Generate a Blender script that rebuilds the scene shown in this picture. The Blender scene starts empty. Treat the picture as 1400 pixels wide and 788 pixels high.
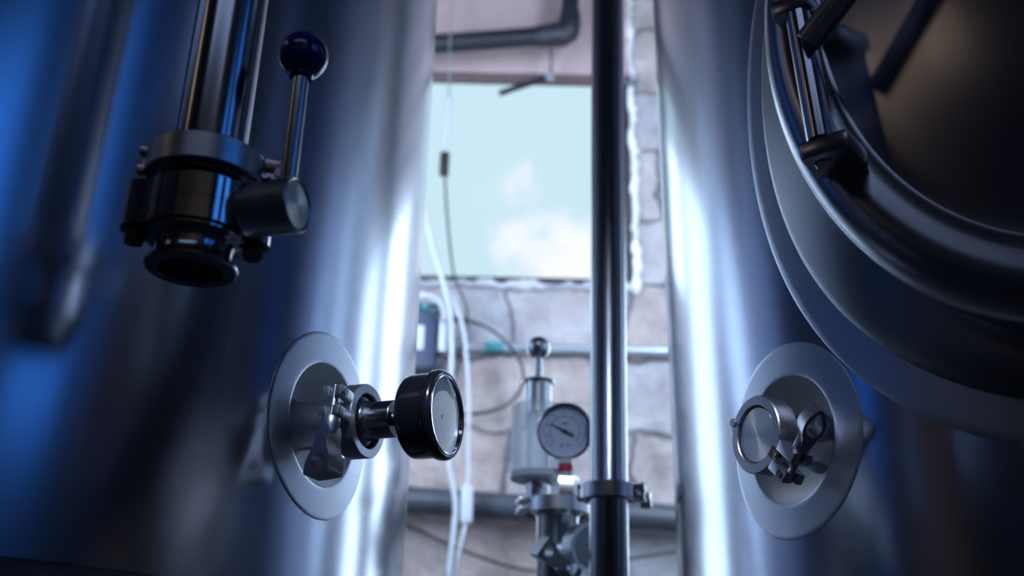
import bpy, bmesh, math, random
from math import sin, cos, pi, radians, sqrt, atan2, hypot
from mathutils import Vector, Matrix

random.seed(7)
scene = bpy.context.scene
COL = scene.collection

# ------------------------------------------------------------------ materials
def new_mat(name):
    m = bpy.data.materials.new(name)
    m.use_nodes = True
    nt = m.node_tree
    b = nt.nodes['Principled BSDF']
    return m, nt, b

def plain(name, col, rough=.5, metal=0., coat=0., spec=.5, noise=0., bump=0., nscale=40.):
    m, nt, b = new_mat(name)
    b.inputs['Base Color'].default_value = (*col, 1)
    b.inputs['Roughness'].default_value = rough
    b.inputs['Metallic'].default_value = metal
    b.inputs['Coat Weight'].default_value = coat
    b.inputs['Specular IOR Level'].default_value = spec
    if noise or bump:
        tc = nt.nodes.new('ShaderNodeTexCoord')
        n = nt.nodes.new('ShaderNodeTexNoise')
        n.inputs['Scale'].default_value = nscale
        n.inputs['Detail'].default_value = 5
        nt.links.new(tc.outputs['Object'], n.inputs['Vector'])
        if noise:
            mx = nt.nodes.new('ShaderNodeMix'); mx.data_type = 'RGBA'
            mx.inputs['A'].default_value = (*[c * (1 - noise) for c in col], 1)
            mx.inputs['B'].default_value = (*[min(1, c * (1 + noise)) for c in col], 1)
            nt.links.new(n.outputs['Fac'], mx.inputs['Factor'])
            nt.links.new(mx.outputs['Result'], b.inputs['Base Color'])
        if bump:
            bp = nt.nodes.new('ShaderNodeBump')
            bp.inputs['Strength'].default_value = bump
            bp.inputs['Distance'].default_value = .01
            nt.links.new(n.outputs['Fac'], bp.inputs['Height'])
            nt.links.new(bp.outputs['Normal'], b.inputs['Normal'])
    return m

def brushed(name, col, rough, aniso=0., rot=.25, streak=(3, 3, 260), rvar=.08, bump=.0, axis='Z'):
    """brushed stainless steel; streak = noise scale per axis, long grain along the small ones"""
    m, nt, b = new_mat(name)
    b.inputs['Base Color'].default_value = (*col, 1)
    b.inputs['Metallic'].default_value = 1
    b.inputs['Anisotropic'].default_value = aniso
    b.inputs['Anisotropic Rotation'].default_value = rot
    if aniso:
        t = nt.nodes.new('ShaderNodeTangent'); t.direction_type = 'RADIAL'; t.axis = axis
        nt.links.new(t.outputs['Tangent'], b.inputs['Tangent'])
    tc = nt.nodes.new('ShaderNodeTexCoord')
    mp = nt.nodes.new('ShaderNodeMapping'); mp.inputs['Scale'].default_value = streak
    n = nt.nodes.new('ShaderNodeTexNoise'); n.inputs['Scale'].default_value = 1; n.inputs['Detail'].default_value = 4
    nt.links.new(tc.outputs['Object'], mp.inputs['Vector'])
    nt.links.new(mp.outputs['Vector'], n.inputs['Vector'])
    # cloudy smears on top of the grain
    n2 = nt.nodes.new('ShaderNodeTexNoise'); n2.inputs['Scale'].default_value = 7; n2.inputs['Detail'].default_value = 6
    nt.links.new(tc.outputs['Object'], n2.inputs['Vector'])
    ad = nt.nodes.new('ShaderNodeMath'); ad.operation = 'ADD'
    nt.links.new(n.outputs['Fac'], ad.inputs[0]); nt.links.new(n2.outputs['Fac'], ad.inputs[1])
    mr = nt.nodes.new('ShaderNodeMapRange')
    mr.inputs['From Min'].default_value = .6; mr.inputs['From Max'].default_value = 1.4
    mr.inputs['To Min'].default_value = max(.02, rough - rvar); mr.inputs['To Max'].default_value = rough + rvar
    nt.links.new(ad.outputs[0], mr.inputs['Value'])
    nt.links.new(mr.outputs['Result'], b.inputs['Roughness'])
    if bump:
        bp = nt.nodes.new('ShaderNodeBump'); bp.inputs['Strength'].default_value = bump; bp.inputs['Distance'].default_value = .001
        nt.links.new(n.outputs['Fac'], bp.inputs['Height'])
        nt.links.new(bp.outputs['Normal'], b.inputs['Normal'])
    return m

STEEL = (.56, .59, .65)
M = {}
M['tank'] = brushed('brushed_tank_steel', (.55, .60, .71), .20, .55, streak=(1.5, 1.5, 420), rvar=.018)
M['plate'] = brushed('brushed_plate_steel', (.57, .62, .72), .36, 0, streak=(60, 60, 60), rvar=.05)
M['pocket'] = brushed('satin_pocket_steel', (.74, .78, .84), .52, 0, streak=(20, 20, 20), rvar=.05)
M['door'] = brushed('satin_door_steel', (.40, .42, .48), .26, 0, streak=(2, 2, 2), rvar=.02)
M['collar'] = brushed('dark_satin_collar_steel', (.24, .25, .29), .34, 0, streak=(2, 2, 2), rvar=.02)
M['cast'] = brushed('cast_clamp_steel', (.54, .57, .65), .34, 0, streak=(90, 90, 90), rvar=.06)
M['polished'] = brushed('polished_steel', STEEL, .10, 0, streak=(20, 20, 20), rvar=.03)
M['tube'] = brushed('drawn_tube_steel', (.40, .42, .48), .17, 0, streak=(30, 30, 2), rvar=.04)
M['post'] = brushed('grey_tube_steel', (.40, .43, .49), .20, 0, streak=(30, 30, 2), rvar=.04)
M['facing'] = brushed('turned_end_face', (.72, .73, .76), .42, .7, rot=0., streak=(60, 60, 60), rvar=.04, axis='X')
M['facing_z'] = brushed('turned_end_face_z', (.66, .68, .72), .30, .7, rot=0., streak=(60, 60, 60), rvar=.04, axis='Z')
M['dark_steel'] = brushed('dark_hardware_steel', (.16, .17, .20), .30, 0, streak=(60, 60, 60), rvar=.06)
M['bright'] = brushed('bright_turned_steel', (.82, .85, .90), .26, 0, streak=(40, 40, 2), rvar=.05)
M['chrome'] = plain('chrome', (.80, .83, .88), .06, 1)
M['black_case'] = plain('black_enamel', (.006, .006, .010), .16, 0, .6)
M['black_rubber'] = plain('black_rubber', (.004, .004, .006), .6)
M['navy'] = plain('navy_bakelite', (.010, .022, .20), .14, 0, .7)
M['dial_pale'] = plain('pale_gauge_dial', (.90, .93, .96), .45, noise=.06, nscale=25)
M['dial_grey'] = plain('grey_blue_gauge_dial', (.60, .66, .84), .5, noise=.05, nscale=40)
M['ink'] = plain('dial_ink', (.02, .022, .03), .6)
M['ink_red'] = plain('dial_red_ink', (.30, .06, .09), .6)
M['red_plug'] = plain('red_thread_tape', (.40, .03, .06), .5)
M['plaster'] = plain('white_lime_plaster', (.82, .84, .88), .8, noise=.12, bump=.6, nscale=30)
M['sill'] = plain('grey_lime_mortar', (.46, .47, .52), .85, noise=.25, bump=.6, nscale=30)
M['panel'] = plain('pink_brown_board', (.42, .315, .325), .75, noise=.16, bump=.12, nscale=55)
M['beam'] = plain('brown_beam_wood', (.12, .08, .085), .65, noise=.3, bump=.2, nscale=30)
M['pvc_grey'] = plain('dark_grey_pvc', (.055, .062, .085), .42, noise=.1, nscale=12)
M['pvc_black'] = plain('black_pipe_insulation', (.010, .012, .020), .45, noise=.25, bump=.15, nscale=25)
M['tape'] = plain('wrinkled_black_tape', (.016, .019, .030), .36, noise=.3, bump=.9, nscale=45)
M['galv'] = plain('galvanised_conduit', (.42, .47, .55), .38, .6, noise=.08, nscale=20)
M['teal'] = plain('teal_plastic', (.05, .28, .33), .45, noise=.1, nscale=30)
M['dark_teal'] = plain('dark_teal_plastic', (.010, .06, .075), .4, noise=.15, nscale=30)
M['box_blue'] = plain('dark_blue_plastic', (.030, .045, .095), .45, noise=.1, nscale=20)
M['label_white'] = plain('pale_label_paper', (.50, .56, .66), .6, noise=.05)
M['white_pvc'] = plain('white_vinyl', (.50, .55, .63), .4, 0, .1, noise=.03)
M['black_cable'] = plain('black_cable_vinyl', (.035, .042, .06), .5, noise=.1)
M['frame'] = plain('dark_window_frame', (.008, .010, .017), .4, noise=.1)
M['concrete'] = plain('dark_wet_concrete', (.045, .05, .06), .5, noise=.25, bump=.2, nscale=6)
M['dark_wall'] = plain('dark_painted_wall', (.035, .042, .062), .8, noise=.15, bump=.15, nscale=8)
M['brown_wall'] = plain('brown_plaster_wall', (.24, .17, .135), .8, noise=.2, bump=.15, nscale=8)
M['ceiling'] = plain('dark_ceiling_boards', (.05, .045, .05), .8, noise=.2, nscale=5)

def glass_mat(name, gloss=.06, tint=(.93, .96, 1.0), rough=.02, edge=.85):
    m = bpy.data.materials.new(name); m.use_nodes = True
    nt = m.node_tree; nt.nodes.clear()
    o = nt.nodes.new('ShaderNodeOutputMaterial')
    mx = nt.nodes.new('ShaderNodeMixShader')
    t = nt.nodes.new('ShaderNodeBsdfTransparent'); t.inputs['Color'].default_value = (*tint, 1)
    g = nt.nodes.new('ShaderNodeBsdfGlossy'); g.inputs['Roughness'].default_value = rough
    lw = nt.nodes.new('ShaderNodeLayerWeight'); lw.inputs['Blend'].default_value = .25
    mr = nt.nodes.new('ShaderNodeMapRange'); mr.inputs['To Min'].default_value = gloss; mr.inputs['To Max'].default_value = edge
    nt.links.new(lw.outputs['Fresnel'], mr.inputs['Value'])
    nt.links.new(mr.outputs['Result'], mx.inputs['Fac'])
    nt.links.new(t.outputs[0], mx.inputs[1]); nt.links.new(g.outputs[0], mx.inputs[2])
    nt.links.new(mx.outputs[0], o.inputs['Surface'])
    return m
M['glass'] = glass_mat('clear_glass', .05)
M['lens'] = glass_mat('dusty_gauge_lens', .10, (.98, .99, 1), .10, .8)
M['pane'] = glass_mat('window_glass', .0, (1, 1, 1), .02, .12)

def acrylic_mat():
    m = bpy.data.materials.new('frosted_acrylic'); m.use_nodes = True
    nt = m.node_tree; nt.nodes.clear()
    o = nt.nodes.new('ShaderNodeOutputMaterial')
    t = nt.nodes.new('ShaderNodeBsdfTransparent'); t.inputs['Color'].default_value = (.96, .98, 1, 1)
    p = nt.nodes.new('ShaderNodeBsdfPrincipled')
    p.inputs['Base Color'].default_value = (.93, .96, 1.0, 1); p.inputs['Roughness'].default_value = .25
    tl = nt.nodes.new('ShaderNodeBsdfTranslucent'); tl.inputs['Color'].default_value = (.95, .98, 1, 1)
    m1 = nt.nodes.new('ShaderNodeMixShader'); m1.inputs['Fac'].default_value = .75
    nt.links.new(p.outputs[0], m1.inputs[1]); nt.links.new(tl.outputs[0], m1.inputs[2])
    lw = nt.nodes.new('ShaderNodeLayerWeight'); lw.inputs['Blend'].default_value = .45
    mr = nt.nodes.new('ShaderNodeMapRange'); mr.inputs['To Min'].default_value = .14; mr.inputs['To Max'].default_value = .85
    nt.links.new(lw.outputs['Facing'], mr.inputs['Value'])
    mx = nt.nodes.new('ShaderNodeMixShader')
    nt.links.new(mr.outputs['Result'], mx.inputs['Fac'])
    nt.links.new(t.outputs[0], mx.inputs[1]); nt.links.new(m1.outputs[0], mx.inputs[2])
    nt.links.new(mx.outputs[0], o.inputs['Surface'])
    return m
M['acrylic'] = acrylic_mat()

def stone_mat():
    m, nt, b = new_mat('rough_stone_masonry')
    N = nt.nodes.new; Lk = nt.links.new
    tc = N('ShaderNodeTexCoord')
    sep = N('ShaderNodeSeparateXYZ'); Lk(tc.outputs['Object'], sep.inputs[0])
    cmb = N('ShaderNodeCombineXYZ'); Lk(sep.outputs['X'], cmb.inputs[0]); Lk(sep.outputs['Z'], cmb.inputs[1])
    wob = N('ShaderNodeTexNoise'); wob.inputs['Scale'].default_value = 4.5; wob.inputs['Detail'].default_value = 4
    Lk(cmb.outputs[0], wob.inputs['Vector'])
    s1 = N('ShaderNodeVectorMath'); s1.operation = 'SUBTRACT'; s1.inputs[1].default_value = (.5, .5, .5)
    Lk(wob.outputs['Color'], s1.inputs[0])
    s2 = N('ShaderNodeVectorMath'); s2.operation = 'SCALE'; s2.inputs['Scale'].default_value = .17
    Lk(s1.outputs[0], s2.inputs[0])
    ad = N('ShaderNodeVectorMath'); ad.operation = 'ADD'
    Lk(cmb.outputs[0], ad.inputs[0]); Lk(s2.outputs[0], ad.inputs[1])
    br = N('ShaderNodeTexBrick')
    br.offset = .43; br.squash = 1.35; br.squash_frequency = 3
    br.inputs['Color1'].default_value = (.43, .44, .475, 1)
    br.inputs['Color2'].default_value = (.50, .415, .385, 1)
    br.inputs['Mortar'].default_value = (.21, .21, .235, 1)
    br.inputs['Scale'].default_value = 1
    br.inputs['Mortar Size'].default_value = .010
    br.inputs['Mortar Smooth'].default_value = .6
    br.inputs['Brick Width'].default_value = .40
    br.inputs['Row Height'].default_value = .265
    br.inputs['Bias'].default_value = -.05
    Lk(ad.outputs[0], br.inputs['Vector'])
    n = N('ShaderNodeTexNoise'); n.inputs['Scale'].default_value = 9; n.inputs['Detail'].default_value = 8; n.inputs['Roughness'].default_value = .65
    Lk(tc.outputs['Object'], n.inputs['Vector'])
    rp = N('ShaderNodeValToRGB')
    rp.color_ramp.elements[0].position = .30; rp.color_ramp.elements[0].color = (.62, .58, .60, 1)
    rp.color_ramp.elements[1].position = .72; rp.color_ramp.elements[1].color = (1.18, 1.20, 1.24, 1)
    Lk(n.outputs['Fac'], rp.inputs['Fac'])
    mx = N('ShaderNodeMix'); mx.data_type = 'RGBA'; mx.blend_type = 'MULTIPLY'; mx.inputs['Factor'].default_value = 1
    Lk(br.outputs['Color'], mx.inputs['A']); Lk(rp.outputs['Color'], mx.inputs['B'])
    # rusty patches
    n3 = N('ShaderNodeTexNoise'); n3.inputs['Scale'].default_value = 3.1; n3.inputs['Detail'].default_value = 5
    Lk(tc.outputs['Object'], n3.inputs['Vector'])
    r3 = N('ShaderNodeValToRGB'); r3.color_ramp.elements[0].position = .52; r3.color_ramp.elements[1].position = .68
    r3.color_ramp.elements[1].color = (.65, .65, .65, 1)
    Lk(n3.outputs['Fac'], r3.inputs['Fac'])
    mx2 = N('ShaderNodeMix'); mx2.data_type = 'RGBA'; mx2.inputs['B'].default_value = (.44, .355, .335, 1)
    Lk(r3.outputs['Color'], mx2.inputs['Factor']); Lk(mx.outputs['Result'], mx2.inputs['A'])
    Lk(mx2.outputs['Result'], b.inputs['Base Color'])
    b.inputs['Roughness'].default_value = .85
    # relief: sunk joints, broken faces
    vo = N('ShaderNodeTexVoronoi'); vo.inputs['Scale'].default_value = 11
    Lk(tc.outputs['Object'], vo.inputs['Vector'])
    h1 = N('ShaderNodeMath'); h1.operation = 'MULTIPLY'; h1.inputs[1].default_value = -1.0
    Lk(br.outputs['Fac'], h1.inputs[0])
    h2 = N('ShaderNodeMath'); h2.operation = 'MULTIPLY_ADD'; h2.inputs[1].default_value = 1.3
    Lk(n.outputs['Fac'], h2.inputs[0]); Lk(h1.outputs[0], h2.inputs[2])
    h3 = N('ShaderNodeMath'); h3.operation = 'MULTIPLY_ADD'; h3.inputs[1].default_value = .35
    Lk(vo.outputs['Distance'], h3.inputs[0]); Lk(h2.outputs[0], h3.inputs[2])
    bp = N('ShaderNodeBump'); bp.inputs['Strength'].default_value = .9; bp.inputs['Distance'].default_value = .03
    Lk(h3.outputs[0], bp.inputs['Height']); Lk(bp.outputs['Normal'], b.inputs['Normal'])
    return m
M['stone'] = stone_mat()

# ------------------------------------------------------------------ mesh helpers
def frame(origin, ax, up=(0, 0, 1)):
    """matrix whose X axis is ax; Z as near up as can be"""
    x = Vector(ax).normalized(); z = Vector(up)
    if abs(x.dot(z.normalized())) > .999: z = Vector((0, 1, 0))
    y = z.cross(x).normalized(); z = x.cross(y).normalized()
    m = Matrix((x, y, z)).transposed().to_4x4(); m.translation = Vector(origin)
    return m

def zframe(origin, ax, hint=(1, 0, 0)):
    """matrix whose Z axis is ax"""
    z = Vector(ax).normalized(); x = Vector(hint)
    if abs(x.normalized().dot(z)) > .99: x = Vector((0, 1, 0))
    y = z.cross(x).normalized(); x = y.cross(z).normalized()
    m = Matrix((x, y, z)).transposed().to_4x4(); m.translation = Vector(origin)
    return m

I4 = Matrix.Identity(4)

class MB:
    def __init__(s): s.bm = bmesh.new()
    def box(s, c, d, m=I4, bev=0.):
        b2 = bmesh.new()
        bmesh.ops.create_cube(b2, size=1)
        for v in b2.verts: v.co = Vector((v.co.x * d[0], v.co.y * d[1], v.co.z * d[2]))
        if bev: bmesh.ops.bevel(b2, geom=b2.edges[:], offset=bev, segments=2, profile=.6, affect='EDGES')
        mm = m @ Matrix.Translation(c)
        s._merge(b2, mm); return s
    def _merge(s, b2, mm=I4):
        mp = {}
        for v in b2.verts: mp[v] = s.bm.verts.new(mm @ v.co)
        for f in b2.faces:
            try: s.bm.faces.new([mp[v] for v in f.verts])
            except ValueError: pass
        b2.free()
    def lathe(s, prof, m=I4, n=48, a0=0., a1=2 * pi, closed=False, caps=True):
        """profile [(r, z)] turned round Z; closed joins the last point to the first"""
        full = abs(a1 - a0 - 2 * pi) < 1e-6
        k = n if full else n + 1
        rings = []
        for (r, z) in prof:
            if r < 1e-7 and full:
                rings.append([s.bm.verts.new(m @ Vector((0, 0, z)))])
            else:
                rings.append([s.bm.verts.new(m @ Vector((r * cos(a0 + (a1 - a0) * i / n), r * sin(a0 + (a1 - a0) * i / n), z))) for i in range(k)])
        pairs = list(zip(rings[:-1], rings[1:])) + ([(rings[-1], rings[0])] if closed else [])
        for A, B in pairs:
            for i in range(n):
                j = (i + 1) % k if full else i + 1
                q = []
                for v in ((A[i] if len(A) > 1 else A[0]), (A[j] if len(A) > 1 else A[0]), (B[j] if len(B) > 1 else B[0]), (B[i] if len(B) > 1 else B[0])):
                    if v not in q: q.append(v)
                if len(q) > 2:
                    try: s.bm.faces.new(q)
                    except ValueError: pass
        if not full and closed and caps:
            s.bm.faces.new([R[0] for R in rings]); s.bm.faces.new([R[-1] for R in reversed(rings)])
        return s
    def tube(s, pts, r, n=16, smooth=0, caps=True, m=I4):
        P = [Vector(p) for p in pts]
        for _ in range(smooth):
            Q = [P[0]]
            for a, b in zip(P[:-1], P[1:]): Q += [a * .75 + b * .25, a * .25 + b * .75]
            P = Q + [P[-1]]
        if isinstance(r, (list, tuple)):
            k = (len(r) - 1) / (len(P) - 1)
            rad = [r[min(int(i * k), len(r) - 2)] * (1 - (i * k - min(int(i * k), len(r) - 2))) + r[min(int(i * k), len(r) - 2) + 1] * (i * k - min(int(i * k), len(r) - 2)) for i in range(len(P))]
        else: rad = [r] * len(P)
        T = []
        for i in range(len(P)):
            T.append((P[min(i + 1, len(P) - 1)] - P[max(i - 1, 0)]).normalized())
        u = T[0].orthogonal().normalized(); rings = []
        for i, p in enumerate(P):
            u = (u - T[i] * u.dot(T[i])).normalized(); w = T[i].cross(u)
            rings.append([s.bm.verts.new(m @ (p + (u * cos(2 * pi * k / n) + w * sin(2 * pi * k / n)) * rad[i])) for k in range(n)])
        for A, B in zip(rings[:-1], rings[1:]):
            for k in range(n): s.bm.faces.new([A[k], A[(k + 1) % n], B[(k + 1) % n], B[k]])
        if caps:
            s.bm.faces.new(list(reversed(rings[0]))); s.bm.faces.new(rings[-1])
        return s
    def prism(s, poly, h0, h1, m=I4, hole=None, bev=0.):
        """polygon in XY pushed from z=h0 to h1; hole has as many points as poly"""
        b2 = bmesh.new()
        lo = [b2.verts.new((x, y, h0)) for x, y in poly]; hi = [b2.verts.new((x, y, h1)) for x, y in poly]; n = len(poly)
        for i in range(n): b2.faces.new([lo[i], lo[(i + 1) % n], hi[(i + 1) % n], hi[i]])
        if hole:
            l2 = [b2.verts.new((x, y, h0)) for x, y in hole]; t2 = [b2.verts.new((x, y, h1)) for x, y in hole]
            for i in range(n):
                j = (i + 1) % n
                b2.faces.new([l2[j], l2[i], t2[i], t2[j]])
                b2.faces.new([hi[i], hi[j], t2[j], t2[i]]); b2.faces.new([lo[j], lo[i], l2[i], l2[j]])
        else:
            b2.faces.new(hi); b2.faces.new(list(reversed(lo)))
        if bev:
            es = [e for e in b2.edges if abs(e.verts[0].co.z - e.verts[1].co.z) < 1e-6 and (len(e.link_faces) == 2 and e.calc_face_angle(0) > .8)]
            bmesh.ops.bevel(b2, geom=es, offset=bev, segments=2, profile=.6, affect='EDGES')
        s._merge(b2, m); return s
    def loft(s, rings, closed=True):
        V = [[s.bm.verts.new(p) for p in R] for R in rings]; n = len(V[0])
        for A, B in zip(V[:-1], V[1:]):
            for k in range(n if closed else n - 1):
                s.bm.faces.new([A[k], A[(k + 1) % n], B[(k + 1) % n], B[k]])
        return V
    def build(s, name, mat, parent=None, ang=35, **props):
        bmesh.ops.recalc_face_normals(s.bm, faces=s.bm.faces[:])
        a = radians(ang)
        for f in s.bm.faces: f.smooth = True
        for e in s.bm.edges:
            if len(e.link_faces) == 2 and e.calc_face_angle(0) > a: e.smooth = False
        me = bpy.data.meshes.new(name); s.bm.to_mesh(me); s.bm.free()
        me.materials.append(mat)
        o = bpy.data.objects.new(name, me); COL.objects.link(o)
        if parent: o.parent = parent
        for k, v in props.items(): o[k] = v
        return o

def thing(name, label, cat, m=I4, group=None):
    o = bpy.data.objects.new(name, None); COL.objects.link(o)
    o.empty_display_size = .05
    o.matrix_world = m
    o['label'] = label; o['category'] = cat
    if group: o['group'] = group
    return o

def tag(o, label, cat, group=None):
    o['label'] = label; o['category'] = cat
    if group: o['group'] = group
    return o

def structure(o):
    o['kind'] = 'structure'; return o

def circ(r, n, cx=0, cy=0, a0=0):
    return [(cx + r * cos(a0 + 2 * pi * i / n), cy + r * sin(a0 + 2 * pi * i / n)) for i in range(n)]

# X axis of a port / clamp frame is the bore; lathe works round Z, so turn it
XZ = Matrix(((0, 0, 1, 0), (1, 0, 0, 0), (0, 1, 0, 0), (0, 0, 0, 1)))   # lathe x->Y, y->Z, z->X

# ------------------------------------------------------------------ the room
def slab_wall(name, u0, u1, z0, z1, holes, place, mat, thick=.3):
    """wall in the (u,z) plane with rectangular openings; place(u, depth, z) -> point"""
    us = sorted({u0, u1, *[h[0] for h in holes], *[h[1] for h in holes]})
    zs = sorted({z0, z1, *[h[2] for h in holes], *[h[3] for h in holes]})
    mb = MB(); vs = {}
    def V(i, j, k):
        if (i, j, k) not in vs: vs[(i, j, k)] = mb.bm.verts.new(place(us[i], thick * k, zs[j]))
        return vs[(i, j, k)]
    def solid(i, j):
        if not (0 <= i < len(us) - 1 and 0 <= j < len(zs) - 1): return False
        cu, cz = (us[i] + us[i + 1]) / 2, (zs[j] + zs[j + 1]) / 2
        return not any(h[0] < cu < h[1] and h[2] < cz < h[3] for h in holes)
    for i in range(len(us) - 1):
        for j in range(len(zs) - 1):
            if not solid(i, j): continue
            for k in (0, 1): mb.bm.faces.new([V(i, j, k), V(i + 1, j, k), V(i + 1, j + 1, k), V(i, j + 1, k)])
            for (di, dj, a, b) in ((-1, 0, (i, j), (i, j + 1)), (1, 0, (i + 1, j), (i + 1, j + 1)), (0, -1, (i, j), (i + 1, j)), (0, 1, (i, j + 1), (i + 1, j + 1))):
                if not solid(i + di, j + dj):
                    mb.bm.faces.new([V(*a, 0), V(*b, 0), V(*b, 1), V(*a, 1)])
    return structure(mb.build(name, mat))

RX, RY0, RY1, RH = 3.0, -3.6, 3.2, 4.0
WX0, WX1, WZ0, WZ1 = -.80, .425, 2.125, 3.30        # the opening seen between the tanks
slab_wall('wall_back', -RX - .3, RX + .3, 0, RH,
          [(WX0, WX1, WZ0, WZ1), (-1.85, -.86, .95, 2.95), (.75, 2.45, .95, 2.75)],
          lambda u, d, z: (u, RY1 + d, z), M['stone'])
slab_wall('wall_right', RY0, RY1, 0, RH, [(-2.7, -1.55, 1.7, 3.9), (-1.15, -.42, 1.7, 3.9)], lambda u, d, z: (RX + d, u, z), M['dark_wall'])
slab_wall('wall_left', RY0, RY1, 0, RH, [], lambda u, d, z: (-RX - d, u, z), M['dark_wall'])
slab_wall('wall_front', -RX - .3, RX + .3, 0, RH, [], lambda u, d, z: (u, RY0 - d, z), M['brown_wall'])
structure(MB().box((0, -.2, -.05), (6.6, 7.4, .1)).build('floor', M['concrete']))
structure(MB().box((0, -.2, RH + .05), (6.6, 7.4, .1)).build('ceiling', M['ceiling']))

# window between the tanks: dark frame bars and the pane
def window(name, place, u0, u1, z0, z1, bars=(), bw=.022):
    mb = MB()
    def bar(a0, a1, b0, b1):
        p = Vector(place(a0, .002, b0)); q = Vector(place(a1, .045, b1))
        mb.box((p + q) / 2, [abs(x) for x in (q - p)], bev=.002)
    bar(u0, u1, z0, z0 + bw); bar(u0, u1, z1 - bw, z1)
    bar(u0, u0 + bw, z0 + bw, z1 - bw); bar(u1 - bw, u1, z0 + bw, z1 - bw)
    for b in bars: bar(b - bw / 2, b + bw / 2, z0 + bw, z1 - bw)
    w = structure(mb.build(name, M['frame']))
    mp = MB()
    mp.bm.faces.new([mp.bm.verts.new(place(*c)) for c in ((u0 + bw, .025, z0 + bw), (u1 - bw, .025, z0 + bw), (u1 - bw, .025, z1 - bw), (u0 + bw, .025, z1 - bw))])
    mp.build('pane', M['pane'], w)
    return w
pb = lambda u, d, z: (u, RY1 + d, z)
window('window_1', pb, WX0, WX1, WZ0, WZ1)
window('window_2', pb, -1.85, -.86, .95, 2.95)
window('window_3', pb, .75, 2.45, .95, 2.75, bars=(1.6,))
pr = lambda u, d, z: (RX + d, u, z)
window('window_4', pr, -2.7, -1.55, 1.7, 3.9)
window('window_5', pr, -1.15, -.42, 1.7, 3.9)

# brown beam over the window and the board above it
structure(MB().box(((WX0 + WX1) / 2, RY1 - .018, 2.960), (WX1 - WX0 + .02, .034, .034), bev=.004).build('trim_1', M['beam']))
pn = MB()
pn.box(((WX0 + WX1) / 2, RY1 - .0135, 3.478), (WX1 - WX0 - .006, .025, 1.0), bev=.002)
tag(pn.build('wooden_board', M['panel']), 'pinkish brown board closing the wall opening above the window', 'board')

# rough white plaster along the right reveal and along the sill
def ragged(name, a, b, axis, lo, hi, mat):
    mb = MB(); n = 60; rings = []
    for i in range(n + 1):
        t = a + (b - a) * i / n
        j0 = lo + random.uniform(-.008, .008); j1 = hi + random.uniform(-.011, .011)
        dp = -.014 - random.uniform(0, .008)
        if axis == 'z': ring = [(j0, RY1 + .02, t), (j0, RY1 + dp, t), ((j0 + j1) / 2, RY1 + dp - .006, t), (j1, RY1 + dp + .004, t), (j1, RY1 + .001, t)]
        else: ring = [(t, RY1 + .02, j1), (t, RY1 + dp, j1), (t, RY1 + dp - .006, (j0 + j1) / 2), (t, RY1 + dp + .004, j0), (t, RY1 + .001, j0)]
        rings.append([Vector(p) for p in ring])
    V = mb.loft(rings)
    mb.bm.faces.new(V[0]); mb.bm.faces.new(list(reversed(V[-1])))
    return structure(mb.build(name, mat, ang=60))
ragged('trim_2', 2.09, 3.5, 'z', .427, .452, M['plaster'])
ragged('trim_3', WX0, .452, 'x', 2.098, 2.121, M['sill'])

# ------------------------------------------------------------------ tanks
def on_cyl(R, az0, s, z, h=0.):
    """local point of a tank (axis at origin): s metres round from azimuth az0 (to the viewer's right), height z"""
    a = az0 + s / R
    return Vector(((R + h) * cos(a), (R + h) * sin(a), z))

def tank_shell(R, z0, z1, holes, root, mat):
    """holes: (angle, z, a, b) ellipses left open under their plates"""
    mb = MB(); n = 400; dz = .0110; k = int((z1 - z0) / dz)
    ds = 2 * pi * R / n; V = {}
    def vert(i, j):
        i %= n
        if (i, j) not in V:
            a = 2 * pi * i / n
            V[(i, j)] = mb.bm.verts.new((R * cos(a), R * sin(a), z0 + (z1 - z0) * j / k))
        return V[(i, j)]
    rows = list(range(k + 1))
    for j in range(k):
        for i in range(n):
            a = 2 * pi * (i + .5) / n; z = z0 + (z1 - z0) * (j + .5) / k; skip = False
            for (ha, hz, ea, eb) in holes:
                d = (a - ha + pi) % (2 * pi) - pi
                if (d * R / ea) ** 2 + ((z - hz) / eb) ** 2 < 1: skip = True
            if not skip: mb.bm.faces.new([vert(i, j), vert(i + 1, j), vert(i + 1, j + 1), vert(i, j + 1)])
    return mb.build('shell', mat, root, ang=80)

def tank_common(R, z0, z1, root, rot):
    mb = MB(); mb.lathe([(R - .001, z1 + .0005), (R * .98, z1 + .03), (R * .8, z1 + .12), (R * .45, z1 + .21), (.16, z1 + .25), (0, z1 + .26)], n=96)
    mb.build('dome', M['tank'], root)
    mb = MB(); mb.lathe([(R - .0005, z0 - .0005), (R - .006, z0 - .012), (R - .03, z0 - .03), (.10, z0 - .50), (.035, z0 - .54), (.03, z0 - .60), (0, z0 - .60)], n=96)
    mb.build('bottom_cone', M['tank'], root)
    for q in range(4):
        a = rot + q * pi / 2 + pi / 4; x, y = (R - .07) * cos(a), (R - .07) * sin(a)
        mb = MB(); mb.tube([(x, y, .012), (x, y, z0 - .012)], .035, 20); mb.lathe([(0, 0.001), (.06, .001), (.06, .012), (0, .012)], Matrix.Translation((x, y, 0)), 24)
        mb.build('leg', M['tube'], root)

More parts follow.
